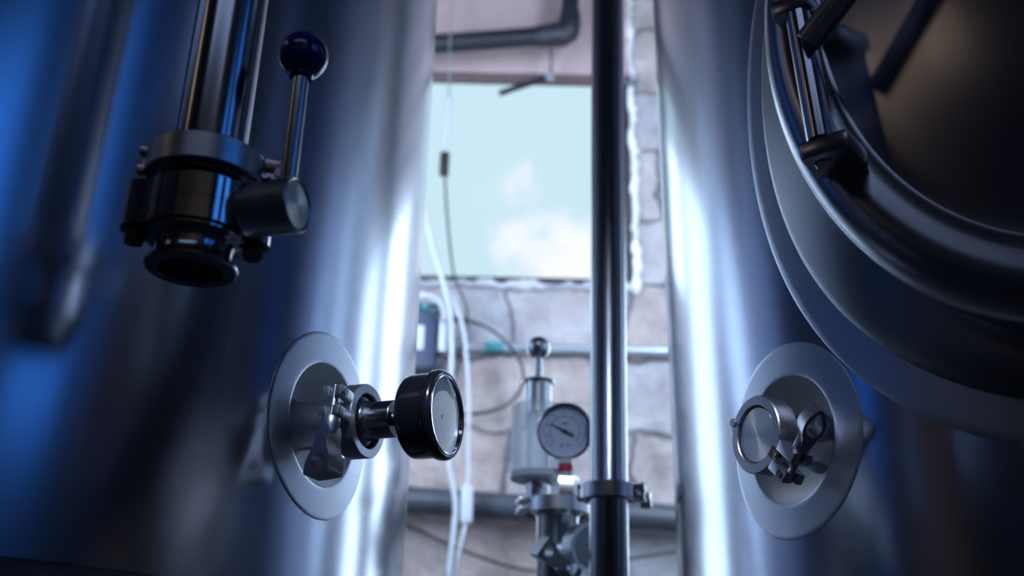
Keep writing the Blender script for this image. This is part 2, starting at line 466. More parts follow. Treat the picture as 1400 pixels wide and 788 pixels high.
def round_port(R, ang, z, root, r_out, r_in, depth, shift=0.):
    """flat reinforcing plate and dished pocket, on the tank's cylinder"""
    mb = MB(); n = 96
    def ring(r, h): return [on_cyl(R, ang, r * cos(2 * pi * i / n), z + r * sin(2 * pi * i / n), h) for i in range(n)]
    rr = [r_out] + [r_out - .0012 - (r_out - r_in - .0012) * t / 10 for t in range(11)]
    rings = [ring(r_out + .0004, -.0005)] + [ring(r, .0008 if q else .0004) for q, r in enumerate(rr)] + [ring(r_in - .001, .0004)]
    mb.loft(rings); mb.build('port_plate', M['plate'], root, ang=40)
    mb = MB(); prof = [(r_in - .0008, 0), (r_in - .0022, .004), (r_in - .004, .010), (r_in - .0075, .018), (r_in - .014, .0255), (r_in - .022, .0295), (r_in - .032, depth), (.019, depth + .001)]
    c = Vector((cos(ang), sin(ang), 0)); t = Vector((-sin(ang), cos(ang), 0)); rings = []
    for q, (r, d) in enumerate(prof):
        w = min(1, d / .012); ring = []
        for i in range(n):
            a = 2 * pi * i / n
            A = on_cyl(R, ang, r * cos(a), z + r * sin(a), -d)
            B = c * (R - d) + t * (r * cos(a)) + Vector((0, 0, z + r * sin(a)))
            ring.append(A * (1 - w) + B * w)
        rings.append(ring)
    mb.loft(rings); mb.build('port_pocket', M['pocket'], root, ang=50)

def port_frame(cx, cy, R, az_deg, z):
    a = radians(az_deg); n = Vector((sin(a), cos(a), 0))
    return frame((cx + n.x * R, cy + n.y * R, z), n)

LT = (-.8102, 1.0674, .70); RT = (.7780, 1.0139, .60)
LZ0, RZ0, LZ1, RZ1 = .826, .815, 2.75, 2.75
L_AZ, L_PZ = 110.7, .968
R_AZ, R_PZ = -112.8, .954
toang = lambda az: radians(90 - az)

tl = thing('fermentation_tank', 'tall brushed steel tank with gauge port and hanging pipe, left of the window', 'tank', Matrix.Translation((LT[0], LT[1], 0)), 'brewery tanks')
tank_shell(LT[2], LZ0, LZ1, [(toang(L_AZ), L_PZ, .066, .066)], tl, M['tank'])
tank_common(LT[2], LZ0, LZ1, tl, toang(L_AZ))
round_port(LT[2], toang(L_AZ), L_PZ, tl, .0790, .0535, .032)
tr = thing('fermentation_tank', 'tall brushed steel tank with large round manway door, right of the window', 'tank', Matrix.Translation((RT[0], RT[1], 0)), 'brewery tanks')

# manway numbers (metres along the shell / up)
MA = toang(-140.0); MZ = 1.240
DA, DB, DE = .219, .282, .634 - RT[2]
tank_shell(RT[2], RZ0, RZ1, [(toang(R_AZ), R_PZ, .066, .066), (MA, MZ, .262, .306)], tr, M['tank'])
tank_common(RT[2], RZ0, RZ1, tr, toang(R_AZ))
round_port(RT[2], toang(R_AZ), R_PZ, tr, .0790, .0527, .032)

def ferrule(root, m, x0, x1, r):
    """weld neck tube with a clamp flange at its end, bore along X of m"""
    mb = MB()
    mb.lathe([(r + .006, x0 - .001), (r + .003, x0 + .002), (r + .0012, x0 + .005), (r, x0 + .008), (r, x1 - .010), (r + .001, x1 - .0075), (.0240, x1 - .0035), (.0252, x1 - .003), (.0252, x1 - .0003), (r - .003, x1 - .0003), (r - .003, x0)], root.matrix_world.inverted() @ m @ XZ, 56)
    return mb.build('ferrule', M['tube'], root)

NR = .0240
NJ = .0325     # where the flanges meet, measured out from the shell
mL = port_frame(*LT[:2], LT[2], L_AZ, L_PZ)
mR = port_frame(*RT[:2], RT[2], R_AZ, R_PZ)
bpy.context.view_layer.update()
ferrule(tl, mL, -.0325, NJ, .0205)
ferrule(tr, mR, -.0325, NR, .0205)

# ---- clamp: bore along X, opening at angle a in the (Y, Z) plane, nut on the rising side
def pol(r, a, tg=0., x=0.):
    return Vector((x, r * cos(a) - tg * sin(a), r * sin(a) + tg * cos(a)))

def smooth_poly(pts, k=2):
    for _ in range(k):
        q = []
        for a, b in zip(pts, pts[1:] + pts[:1]):
            q += [(a[0] * .75 + b[0] * .25, a[1] * .75 + b[1] * .25), (a[0] * .25 + b[0] * .75, a[1] * .25 + b[1] * .75)]
        pts = q
    return pts

def match_hole(n, cx, rx, ry, a0, drop=0.):
    """hole loop with n points; drop pulls the far end into a point"""
    out = []
    for i in range(n):
        a = a0 + 2 * pi * i / n; c, d = cos(a), sin(a)
        out.append((cx + rx * c + (drop * rx * max(0, c) ** 3), ry * d * (1 - .25 * (drop > 0) * max(0, c))))
    return out

def ring_prism(mb, outer, hole, h0, h1, m, bev):
    """outer loop resampled by angle about the hole's middle so that both loops pair up"""
    n = len(hole); cx = sum(p[0] for p in hole) / n
    res = []
    for hx, hy in hole:
        a = atan2(hy, hx - cx); dx, dy = cos(a), sin(a); best = 0
        for (x0, y0), (x1, y1) in zip(outer, outer[1:] + outer[:1]):
            ex, ey = x1 - x0, y1 - y0; den = dx * ey - dy * ex
            if abs(den) < 1e-12: continue
            t = ((x0 - cx) * ey - y0 * ex) / den; u = ((x0 - cx) * dy - y0 * dx) / den
            if t > 0 and -1e-6 <= u <= 1 + 1e-6: best = max(best, t)
        res.append((cx + dx * best, dy * best))
    mb.prism(res, h0, h1, m, hole=hole, bev=bev)

def clamp(m, label, a_open, a_hinge, R=.031, flange=.0252, w=.009, nut_turn=0., group='tri clamps', nut=True, mat='cast', lug=.020, name='pipe_clamp', scale_nut=1., drop=False, flip=1):
    t = thing(name, label, 'clamp', m, group)
    rin = flange - .0022; rg = flange + .0007; th = R - .031
    prof = [(R - .0008, -w), (R, -w + .0008), (R, w - .0008), (R - .0008, w), (rin + .0006, w), (rin, w - .0006), (rin, w - .0018), (rg, .0042), (rg, -.0042), (rin, -w + .0018), (rin, -w + .0006), (rin + .0006, -w)]
    gap = .0055 / R
    for a0, a1 in ((a_open + gap, a_hinge - .06), (a_hinge + .06, a_open + 2 * pi - gap)):
        s = 1 if a0 == a_open + gap else -1
        mb = MB()
        mb.lathe(prof, XZ, 40, a0, a1, closed=True)
        # forked lug at the opening
        ao = a_open
        for sx in (-1, 1):
            loc = Matrix.Translation((sx * (w * .5 + .0014), 0, 0))
            c = pol(R - .002 + lug / 2, ao, s * .0085)
            ex = Vector((1, 0, 0)); er = pol(1, ao); et = pol(0, ao, 1)
            mm = Matrix((er, et, ex)).transposed().to_4x4(); mm.translation = c + Vector((sx * (w * .5 + .0014), 0, 0))
            mb.box((0, 0, 0), (lug, .0090, w - .0026), mm, bev=.0014)
        # hinge ear
        er = pol(1, a_hinge); et = pol(0, a_hinge, 1)
        mm = Matrix((er, et, Vector((1, 0, 0)))).transposed().to_4x4(); mm.translation = pol(R - .0002, a_hinge, -s * .0035)
        if s > 0: mb.box((0, 0, 0), (.008, .0075, w * .8), mm, bev=.0015)
        else:
            for sx in (-1, 1): mb.box((0, 0, sx * w * .72), (.008, .0075, w * .5), mm, bev=.0015)
        mb.build('clamp_half', M[mat], t)
    # hinge pin
    c = pol(R + .0005, a_hinge)
    MB().tube([c + Vector((-w - .0012, 0, 0)), c + Vector((w + .0012, 0, 0))], .0034, 16).build('hinge_pin', M[mat], t)
    if nut:
        rb = R + lug * .62
        # pivot pin and swing bolt
        c = pol(rb, a_open, -.0085 * flip)
        MB().tube([c + Vector((-w - .001, 0, 0)), c + Vector((w + .0014, 0, 0))], .0030, 16).build('pivot_pin', M['dark_steel'], t)
        MB().tube([pol(rb, a_open, -.0140 * flip), pol(rb, a_open, .026 * flip)], .0034, 16).build('swing_bolt', M[mat], t)
        # cast wing nut with an eye at its end
        er = pol(1, a_open); et = pol(0, a_open, flip); ex = Vector((flip, 0, 0))
        base = Matrix((et, ex, er)).transposed().to_4x4(); base.translation = pol(rb, a_open, .0132 * flip)
        base = base @ Matrix.Rotation(nut_turn, 4, 'X')
        mb = MB(); k = scale_nut
        zf = Matrix(((0, 0, 1, 0), (1, 0, 0, 0), (0, 1, 0, 0), (0, 0, 0, 1)))
        mb.lathe([(.0036, 0), (.0078 * k, 0), (.0082 * k, .001), (.0078 * k, .008 * k), (.0070 * k, .013 * k), (.0036, .0145 * k)], base @ zf, 28, closed=True)
        if drop:
            outer = smooth_poly([(.006, -.0050), (.014, -.0058), (.0205, -.0098), (.032, -.0098), (.0405, -.0050), (.0460, 0), (.0405, .0050), (.032, .0098), (.0205, .0098), (.014, .0058), (.006, .0050)])
            hole = match_hole(56, .0275, .0096, .0070, 0, .3); th = .0085
        else:
            outer = smooth_poly([(.006, -.0060), (.022, -.0060), (.031, -.0096), (.038, -.0132), (.0490, -.0140), (.0505, -.0125), (.0505, .0125), (.0490, .0140), (.038, .0132), (.031, .0096), (.022, .0060), (.006, .0060)], 2)
            hole = match_hole(56, .0395, .0066, .0066, 0); th = .0088
        outer = [(x * k, y * k) for x, y in outer]; hole = [(x * k, y * k) for x, y in hole]
        ring_prism(mb, outer, hole, -th * k, th * k, base, .0010)
        mb.build('wing_nut', M[mat], t)
    return t

clamp(mL @ Matrix.Translation((NJ, 0, 0)), 'steel pipe clamp holding the black-cased gauge on the left tank', radians(174), radians(10), nut_turn=radians(14), scale_nut=.95)
clamp(mR @ Matrix.Translation((NR, 0, 0)), 'steel pipe clamp around the blank cap on the right tank', radians(-43), radians(150), nut_turn=radians(-14), lug=.022, drop=True, scale_nut=.84)

# blank cap on the right port
mc = mR @ Matrix.Translation((NR, 0, 0))
cap = MB()
cap.lathe([(0, .0002), (.0252, .0002), (.0252, .003), (.0240, .0036), (.0224, .0052), (.0218, .0066), (.0214, .0070), (0, .0070)], XZ, 64)
o = cap.build('blank_cap', M['facing'], ang=30); o.matrix_world = mc
tag(o, 'round steel blank cap with turned face inside the right tank clamp', 'cap')

# ---- pressure gauge on the left port
def gauge(m, label, parts_mat, R, x_back, x_front, adapter, dial, group, tilt=0., ticks=False, face_up=None):
    t = thing('pressure_gauge', label, 'gauge', m, group)
    adapter(t)
    return t

mG = mL @ Matrix.Translation((NJ, 0, 0))
g = thing('pressure_gauge', 'black-cased pressure gauge with chrome ring sticking out from the left tank', 'gauge', mG, 'pressure gauges')
mb = MB()
mb.lathe([(0, .0003), (.0252, .0003), (.0252, .003), (.0240, .0036), (.0215, .0060), (.0168, .0085), (.0158, .0105), (.0155, .0135), (.0155, .0335), (.0150, .0342), (.0075, .0344), (0, .0344)], XZ, 56)
mb.build('adapter', M['tube'], g, label='steel adapter cone')
mb = MB(); mb.lathe([(.0058, .0346), (.0058, .049), (.0, .049)], XZ, 24)
mb.build('stem', M['dark_steel'], g)
CB, CF, CR = .0470, .0805, .0345
mb = MB(); mb.lathe([(0, CB), (CR - .006, CB), (CR - .0025, CB + .0012), (CR - .0006, CB + .0035), (CR, CB + .007), (CR, CF - .009)], XZ, 72)
mb.build('case', M['black_case'], g)
mb = MB(); mb.lathe([(CR - .001, CF - .0092), (CR + .0016, CF - .0088), (CR + .0024, CF - .0075), (CR + .0024, CF - .0035), (CR + .0014, CF - .0012), (CR - .0004, CF), (CR - .0020, CF - .0003), (CR - .0034, CF - .0030)], XZ, 72)
mb.build('bezel', M['black_case'], g)
mb = MB(); mb.lathe([(CR - .0018, CF - .0006), (CR - .0024, CF + .0004), (CR - .0036, CF + .0002), (CR - .0048, CF - .0028), (CR - .0050, CF - .006)], XZ, 72)
mb.build('inner_ring', M['chrome'], g, label='bright chrome inner ring')
mb = MB(); mb.lathe([(0, CF - .0056), (CR - .0045, CF - .0056)], XZ, 64)
dl = mb.build('dial', M['dial_pale'], g)
mb = MB(); mb.lathe([(0, CF - .0046), (.0016, CF - .0046), (.0016, CF - .0056)], XZ, 16); mb.build('needle_hub', M['label_white'], dl)
mb = MB(); mb.lathe([(0, CF - .0026), (CR - .0045, CF - .0026)], XZ, 64); mb.build('glass', M['lens'], g)

# ------------------------------------------------------------------ manway on the right tank
def mring(A, B, e=None, h=0., n=160):
    """ring of the manway in tank space: flat at e metres above the shell's crown, or on the shell when e is None"""
    out = []
    c = Vector((cos(MA), sin(MA), 0)); t = Vector((-sin(MA), cos(MA), 0))
    for i in range(n):
        a = 2 * pi * i / n
        if e is None: out.append(on_cyl(RT[2], MA, A * cos(a), MZ + B * sin(a), h))
        else: out.append(c * (RT[2] + e) + t * (A * cos(a)) + Vector((0, 0, MZ + B * sin(a))))
    return out
mb = MB()
PA, PB, QA, QB = .303, .346, .254, .300
rr = [mring(PA + .0005, PB + .0005, None, -.0006), mring(PA, PB, None, .0005)]
rr += [mring(PA - .0015 - (PA - .0015 - QA) * i / 8, PB - .0015 - (PB - .0015 - QB) * i / 8, None, .0010) for i in range(9)]
mb.loft(rr); mb.build('manway_plate', M['plate'], tr)
mb = MB()
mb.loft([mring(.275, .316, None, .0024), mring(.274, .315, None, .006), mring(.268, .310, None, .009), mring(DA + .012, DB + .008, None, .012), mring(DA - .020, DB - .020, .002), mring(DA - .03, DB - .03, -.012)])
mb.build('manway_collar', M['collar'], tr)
# the door: rolled lip, flat band, sunken dish
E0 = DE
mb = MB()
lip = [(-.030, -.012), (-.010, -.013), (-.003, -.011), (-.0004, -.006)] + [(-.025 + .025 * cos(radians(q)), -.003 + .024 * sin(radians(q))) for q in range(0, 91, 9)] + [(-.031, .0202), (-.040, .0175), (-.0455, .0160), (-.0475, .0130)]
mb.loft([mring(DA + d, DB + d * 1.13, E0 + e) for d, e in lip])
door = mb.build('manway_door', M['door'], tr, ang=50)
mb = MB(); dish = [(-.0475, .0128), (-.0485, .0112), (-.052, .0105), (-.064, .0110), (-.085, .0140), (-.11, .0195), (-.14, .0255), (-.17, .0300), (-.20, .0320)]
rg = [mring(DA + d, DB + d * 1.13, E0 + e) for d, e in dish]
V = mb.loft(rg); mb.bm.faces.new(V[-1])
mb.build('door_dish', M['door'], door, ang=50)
# hinge in front of the lip
c = Vector((cos(MA), sin(MA), 0)); tg = Vector((-sin(MA), cos(MA), 0))
def mp(s, z, e): return c * (RT[2] + e) + tg * s + Vector((0, 0, z))
HS, HE = -.168, .082
mb = MB(); mb.tube([mp(HS - .003, 1.229, HE), mp(HS + .003, 1.119, HE)], .0095, 28)
mb.build('hinge_tube', M['tube'], door)
mf = Matrix((tg, Vector((0, 0, 1)), c)).transposed().to_4x4()
def lugbox(s, z, e, d, bev=.003):
    f = mf.copy(); f.translation = mp(s, z, e)
    return f, d, bev
for (s, z, w, hh) in ((HS + .007, 1.111, .036, .015), (HS - .006, 1.237, .030, .015)):
    mb = MB(); f = mf.copy(); f.translation = mp(s, z, HE - .012)
    mb.box((0, 0, .002), (w, hh, .038), f, bev=.004)
    mb.lathe([(0, -.0125), (.0065, -.0125), (.0075, -.0115), (.0075, -.008)], zframe(mp(HS + .002, z, HE - .004), (0, 0, 1)) @ Matrix.Translation((0, 0, .0035)), 6)
    mb.build('hinge_lug', M['door'], door)
mb = MB(); mb.tube([mp(-.163, 1.196, HE + .010), mp(-.117, 1.234, HE + .012), mp(-.06, 1.278, HE + .012), mp(-.02, 1.292, HE + .004), mp(0, 1.295, HE - .03)], .0095, 24, smooth=2)
mb.build('swing_arm', M['bright'], door)

# ------------------------------------------------------------------ hanging pipe and butterfly valve in front of the left tank
PX, PY = -.1927, .5470
PR = .0226
VB = .988           # lower mouth of the valve
pipe = MB()
pipe.lathe([(PR - .0015, 1.0555), (.0275, 1.0555), (.0275, 1.0583), (.0260, 1.0590), (PR + .0012, 1.0615), (PR, 1.063), (PR, 2.93)], Matrix.Translation((PX, PY, 0)), 56)
dx, dy = LT[0] - PX, LT[1] - PY; dl_ = hypot(dx, dy); dx /= dl_; dy /= dl_
pipe.tube([(PX, PY, 2.929), (PX + dx * .004, PY + dy * .004, 2.98), (PX + dx * .03, PY + dy * .03, 3.04), (PX + dx * .09, PY + dy * .09, 3.066), (PX + dx * .62, PY + dy * .62, 3.07), (PX + dx * .68, PY + dy * .68, 3.065), (PX + dx * .717, PY + dy * .717, 3.048), (PX + dx * .72, PY + dy * .72, 3.016)], PR, 32, smooth=2)
o = pipe.build('blow_off_pipe', M['tube'])
tag(o, 'polished steel pipe hanging down in front of the left tank above the valve', 'pipe', 'vertical steel pipes')

vm = Matrix.Translation((PX, PY, VB))
AD = Vector((sin(radians(106)), cos(radians(106)), 0))          # actuator points right and a little forward
bv = thing('butterfly_valve', 'steel butterfly valve with blue ball lever under the hanging pipe', 'valve', vm)
mb = MB()
mb.lathe([(.0185, 0), (.0262, 0), (.0272, .0008), (.0275, .0022), (.0268, .0036), (.0240, .0052), (.0230, .0075), (.0226, .010), (.0226, .0150), (.0235, .0165), (.028, .0185), (.030, .0190), (.030, .0212), (.0185, .0212)], n=64, closed=True)
mb.build('lower_ferrule', M['tube'], bv)
# body halves: round with two bolt ears along the stem line
def hull_outline(n, R, rx, re):
    pts = []
    for i in range(n):
        a = 2 * pi * i / n; d = (cos(a), sin(a)); best = R
        for s in (-1, 1):
            px = s * rx * d[0]; disc = px * px - rx * rx + re * re
            if disc > 0: best = max(best, px + sqrt(disc))
        pts.append((best * d[0], best * d[1]))
    for _ in range(3):
        q = [((pts[i - 1][0] + 2 * pts[i][0] + pts[(i + 1) % n][0]) / 4, (pts[i - 1][1] + 2 * pts[i][1] + pts[(i + 1) % n][1]) / 4) for i in range(n)]
        pts = [p if hypot(*p) > hypot(*r) else r for p, r in zip(pts, q)]
    return pts
ED = Vector((sin(radians(73)), cos(radians(73)), 0))       # the bolt ears' line
ear = Matrix.Rotation(atan2(ED.y, ED.x), 4, 'Z')
ol = hull_outline(96, .0325, .0310, .0130)
for z0, z1 in ((.0215, .0358), (.0362, .0505)):
    MB().prism(ol, z0, z1, ear, bev=.0012).build('body_half', M['polished'], bv)
mb = MB()
mb.lathe([(.0185, .0508), (.030, .0508), (.030, .0524), (.028, .0535), (.0235, .0550), (.0228, .0565), (.0228, .0610), (.0260, .0638), (.0275, .0645), (.0275, .0672), (.0185, .0672)], n=64, closed=True)
mb.build('upper_ferrule', M['tube'], bv)
for s in (-1, 1):
    mb = MB(); cc = ED * (s * .0345)
    mb.lathe([(0, .0125), (.0058, .0125), (.0062, .013), (.0062, .0213)], Matrix.Translation((cc.x, cc.y, 0)), 6); mb.build('body_bolt', M['dark_steel'], bv); mb = MB()
    mb.lathe([(.0062, .0507), (.0062, .0555), (.0058, .056), (0, .056)], Matrix.Translation((cc.x, cc.y, 0)), 6)
    mb.build('body_bolt', M['dark_steel'], bv)
# actuator barrel with slot and turned end
am = frame((0, 0, .0365), AD)
A0, A1, AR = .0375, .0490, .0172
mb = MB(); mb.lathe([(.0105, .0300), (.0105, A0 - .004), (AR - .001, A0 - .004), (AR, A0 - .003), (AR, A1 + .018 - .001), (AR - .001, A1 + .018), (AR - .0022, A1 + .0172), (AR - .0026, A1 + .0165)], am @ XZ, 56)
act = mb.build('actuator', M['cast'], bv)
mb = MB(); mb.lathe([(0, A1 + .0172), (AR - .0030, A1 + .0172), (AR - .0026, A1 + .0165)], XZ, 56)
ef = mb.build('end_face', M['facing'], act); ef.matrix_local = am
mb = MB(); sl = am @ Matrix.Translation((.050, -AR * .62, AR * .775)) @ Matrix.Rotation(radians(33), 4, 'X')
mb.lathe([(0, .0), (.0028, 0), (.0028, .0014), (0, .0014)], sl, 20); mb.build('index_hole', M['black_rubber'], act)
# lever
la = am @ Vector((A1 + .009, 0, 0))
LL = (1.1450 - VB)
mb = MB(); mb.lathe([(.0052, AR - .004), (.0052, LL - .0485 - .008)], Matrix.Translation(la), 24)
lev = mb.build('lever', M['tube'], bv)
bc = la + Vector((0, 0, LL - .0485))
mb = MB(); prof = [(.0158 * sin(pi * i / 24), -.0158 * cos(pi * i / 24)) for i in range(25)]
mb.lathe(prof, Matrix.Translation(bc), 40); mb.lathe([(.0052, -.0168), (.0072, -.0168), (.0078, -.0145)], Matrix.Translation(bc), 24)
mb.build('lever_ball', M['navy'], lev, label='glossy navy blue ball')
# clamp between pipe and valve: bore along world Z
mv = zframe((PX, PY, 1.0553), (0, 0, 1)) @ XZ.inverted()
mv = Matrix(((0, 1, 0, PX), (0, 0, 1, PY), (1, 0, 0, 1.0553), (0, 0, 0, 1)))   # X->Z, Y->X, Z->Y
clamp(mv, 'dark steel pipe clamp joining hanging pipe and butterfly valve', radians(14), radians(195), R=.0365, flange=.0277, w=.0090, nut_turn=radians(0), lug=.013, scale_nut=.62)

# ------------------------------------------------------------------ vertical pipe between the tanks
def postx(z): return .1319 + (z - 1.006) * .0152
PYY, PRAD, ZJ = 1.30, .0252, 1.012
lean = Vector((.0152, 0, 1)).normalized()
def post(z0, z1, top):
    mb = MB(); mb.lathe([(0, 0), (PRAD, 0), (PRAD, 0.002)] if False else [(PRAD - .002, 0), (PRAD, 0)], n=4) if False else None
    mb = MB(); a = Vector((postx(z0), PYY, z0)); m = zframe(a, lean); Ln = (z1 - z0) / lean.z
    if top: pf = [(PRAD - .003, 0), (.0315, 0), (.0315, .0028), (.030, .0036), (PRAD + .001, .0075), (PRAD, .010), (PRAD, Ln), (0, Ln)]
    else: pf = [(0, 0), (PRAD, 0), (PRAD, Ln - .010), (PRAD + .001, Ln - .0075), (.030, Ln - .0036), (.0315, Ln - .0028), (.0315, Ln), (PRAD - .003, Ln)]
    mb.lathe(pf, m, 64); return mb.build('steel_pipe', M['post'])
tag(post(ZJ + .0003, RH - .002, True), 'long steel pipe rising between the tanks in front of the window', 'pipe', 'vertical steel pipes')
tag(post(.002, ZJ - .0003, False), 'short lower steel pipe under the clamp between the tanks', 'pipe', 'vertical steel pipes')
mpst = zframe((postx(ZJ), PYY, ZJ), lean)
mpst = mpst @ Matrix(((0, 1, 0, 0), (0, 0, 1, 0), (1, 0, 0, 0), (0, 0, 0, 1)))
clamp(mpst, 'steel pipe clamp on the vertical pipe between the tanks', radians(-12), radians(172), R=.0375, flange=.0315, w=.0100, lug=.012, nut_turn=0, scale_nut=.8)

# ------------------------------------------------------------------ spunding manifold behind the pipe
QX, QY, QZ = .0725, 1.45, 1.020
mq = Matrix.Translation((QX, QY, QZ))
mf_ = thing('pipe_manifold', 'steel pipe cross with side outlet standing behind the vertical pipe', 'pipe fitting', Matrix.Translation((QX, QY, 0)))
mb = MB()
mb.lathe([(0, .004), (.045, .004), (.045, .012), (.030, .020), (.030, QZ - .016), (.034, QZ - .010), (.041, QZ - .0065), (.041, QZ - .0045), (.027, QZ - .0045), (0, QZ - .02)], n=56)
mb.build('body', M['bright'], mf_)
SD = Vector((.62, -.78, 0)).normalized()            # outlet towards the camera and to the right
ms = frame((0, 0, .955), SD)
mb = MB(); mb.lathe([(.0215, .018), (.0215, .046), (.0225, .049), (.0280, .0545), (.0290, .055), (.0290, .058), (.012, .058)], ms @ XZ, 48)
mb.build('side_outlet', M['polished'], mf_)
cap2 = MB(); cap2.lathe([(0, .0002), (.0288, .0002), (.0288, .003), (.0275, .0036), (.0255, .0055), (.0250, .0075), (0, .0080)], XZ, 56)
o = cap2.build('blank_cap', M['label_white']); o.matrix_world = Matrix.Translation((QX, QY, 0)) @ ms @ Matrix.Translation((.0582, 0, 0))
tag(o, 'pale round cap on the manifold outlet behind the vertical pipe', 'cap')
clamp(Matrix.Translation((QX, QY, 0)) @ ms @ Matrix.Translation((.0582, 0, 0)), 'steel clamp with wing nut on the low side outlet behind the vertical pipe', radians(238), radians(60), R=.0355, flange=.0290, w=.0095, lug=.018, nut_turn=radians(75), scale_nut=1.1, flip=-1)
# top plate carrying gauge and airlock
mv2 = Matrix(((0, 1, 0, QX), (0, 0, 1, QY), (1, 0, 0, QZ), (0, 0, 0, 1)))
clamp(mv2, 'wide steel clamp under the airlock and grey gauge', radians(188), radians(5), R=.0470, flange=.0412, w=.0105, lug=.014, nut=False)
c = thing('manifold_lid', 'round steel lid under the airlock, held by the wide clamp', 'lid', mq)
mb = MB(); mb.lathe([(0, -.004), (.0412, -.004), (.0412, -.001), (.0395, .0006), (.0365, .0085), (.0355, .0100), (0, .0105)], n=56)
mb.build('plate', M['bright'], c)
mb = MB(); mb.lathe([(.0034, 0), (.0042, .0), (.0042, .004), (0, .004)], Matrix.Translation((-.040, -.026, -.002)), 6)
mb.lathe([(.0034, -.012), (.0055, -.012), (.0055, -.006)], Matrix.Translation((-.040, -.026, 0)), 16)
# airlock: clear cup on a stub, cap and ball on top
AX, AY = .0400 - QX, .044
al = thing('airlock', 'clear cylindrical airlock with chrome ball top, behind the grey gauge', 'airlock', mq @ Matrix.Translation((AX + .004, AY, .0108)))
z = lambda v: v - QZ - .0108
mb = MB(); mb.lathe([(0, .0002), (.0178, .0002), (.0178, z(1.066)), (0, z(1.066))], n=40); mb.build('stub', M['tube'], al)
mb = MB(); mb.lathe([(0, z(1.0665)), (.037, z(1.0665)), (.0405, z(1.069)), (.0410, z(1.073)), (.0410, z(1.0785)), (.038, z(1.080)), (0, z(1.080))], n=56); mb.build('base_ring', M['white_pvc'], al)
mb = MB(); mb.lathe([(.0370, z(1.0803)), (.0400, z(1.0803)), (.0400, z(1.1760)), (.0408, z(1.1770)), (.0408, z(1.1815)), (.0395, z(1.1830)), (.0370, z(1.1815))], n=64, closed=True); mb.build('cup', M['acrylic'], al)
mb = MB(); mb.lathe([(.0150, z(1.0803)), (.0165, z(1.0803)), (.0165, z(1.168)), (.0150, z(1.168))], n=40, closed=True); mb.build('inner_tube', M['acrylic'], al)
mb = MB(); mb.lathe([(0, z(1.1685)), (.0210, z(1.1685)), (.0210, z(1.2200)), (.0255, z(1.2205)), (.0262, z(1.2220)), (.0255, z(1.2240)), (.010, z(1.2255)), (0, z(1.2255))], n=48); mb.build('cap', M['bright'], al)
mb = MB(); mb.lathe([(.0070, z(1.2257)), (.0066, z(1.2640))], n=24); mb.build('stem', M['bright'], al)
mb = MB(); br_ = .0190; mb.lathe([(br_ * sin(pi * i / 24), z(1.2795) - br_ * cos(pi * i / 24)) for i in range(25)], n=40); mb.build('ball_top', M['bright'], al)

# grey gauge on its nut
GX, GY = .0842 - QX, -.0205
g2 = thing('pressure_gauge', 'grey-faced steel pressure gauge with needle, half behind the vertical pipe', 'gauge', mq @ Matrix.Translation((GX - .001, GY, .0108)), 'pressure gauges')
mb = MB(); mb.lathe([(0, .0002), (.0200, .0002), (.0205, .002), (.0205, .026), (.0185, .029), (.010, .0295)], n=6)
mb.build('hex_nut', M['bright'], g2)
mb = MB(); mb.lathe([(.0098, .0297), (.0098, .055)], n=28); mb.build('clear_stem', M['white_pvc'], g2)
mb = MB(); mb.lathe([(.0102, .036), (.0106, .037), (.0106, .047), (.0102, .048)], n=28); mb.build('seal_band', M['red_plug'], g2, label='red seal band')
GZ = 1.1300 - QZ - .0108
FD = Vector((-.10, -.97, -.16)).normalized()
mg = frame((0, 0.010, GZ), FD) @ Matrix.Scale(1.08, 4)
mgx = mg @ XZ
mb = MB(); mb.lathe([(0, -.022), (.030, -.022), (.0345, -.020), (.0355, -.017), (.0355, .002)], mgx, 64); mb.build('case', M['polished'], g2)
mb = MB(); mb.lathe([(.0352, .0015), (.0385, .002), (.0392, .004), (.0388, .0085), (.0370, .0105), (.0352, .0100), (.0345, .0070), (.0345, .003)], mgx, 64, closed=True); mb.build('bezel', M['chrome'], g2, label='bright steel rim')
mb = MB(); mb.lathe([(0, .0042), (.0347, .0042)], mgx, 64)
d2 = mb.build('dial', M['dial_grey'], g2)
dz = mg @ Matrix(((0, 0, 1, .0044), (1, 0, 0, 0), (0, 1, 0, 0), (0, 0, 0, 1)))      # dial plane: x right for the viewer, y up
mb = MB()
for i in range(41):
    a = radians(225 - 270 * i / 40); big = i % 5 == 0
    r0, r1 = (.0240 if big else .0262), .0285
    f = dz @ Matrix.Rotation(a, 4, 'Z'); mb.box(((r0 + r1) / 2, 0, .0001), (r1 - r0, .0009 if big else .0005, .0002), f)
for s in (-1, 1): mb.lathe([(0, .0003), (.0017, .0003), (.0017, 0)], dz @ Matrix.Translation((s * .0045, -.0190, 0)), 14)
mb.build('dial_marks', M['ink'], d2)
mb = MB()
for i in range(24):
    a = radians(225 - 270 * (i + .5) / 24); f = dz @ Matrix.Rotation(a, 4, 'Z'); mb.box((.0205, 0, .0001), (.0010, .0034, .0002), f)
mb.box((0, .0105, .0001), (.008, .0022, .0002), dz)
mb.build('red_marks', M['ink_red'], d2)
nd = dz @ Matrix.Rotation(radians(152), 4, 'Z')
mb = MB(); mb.prism([(-.014, -.0017), (-.013, .0017), (.004, .0012), (.0235, .0003), (.0235, -.0003), (.004, -.0012)], .0008, .0016, nd)
mb.lathe([(0, .0028), (.0024, .0028), (.0028, .0022), (.0028, .0004)], nd, 20); mb.build('needle', M['ink'], d2)
mb = MB(); mb.lathe([(0, .0078), (.0346, .0078)], mgx, 64); mb.build('glass', M['glass'], g2)

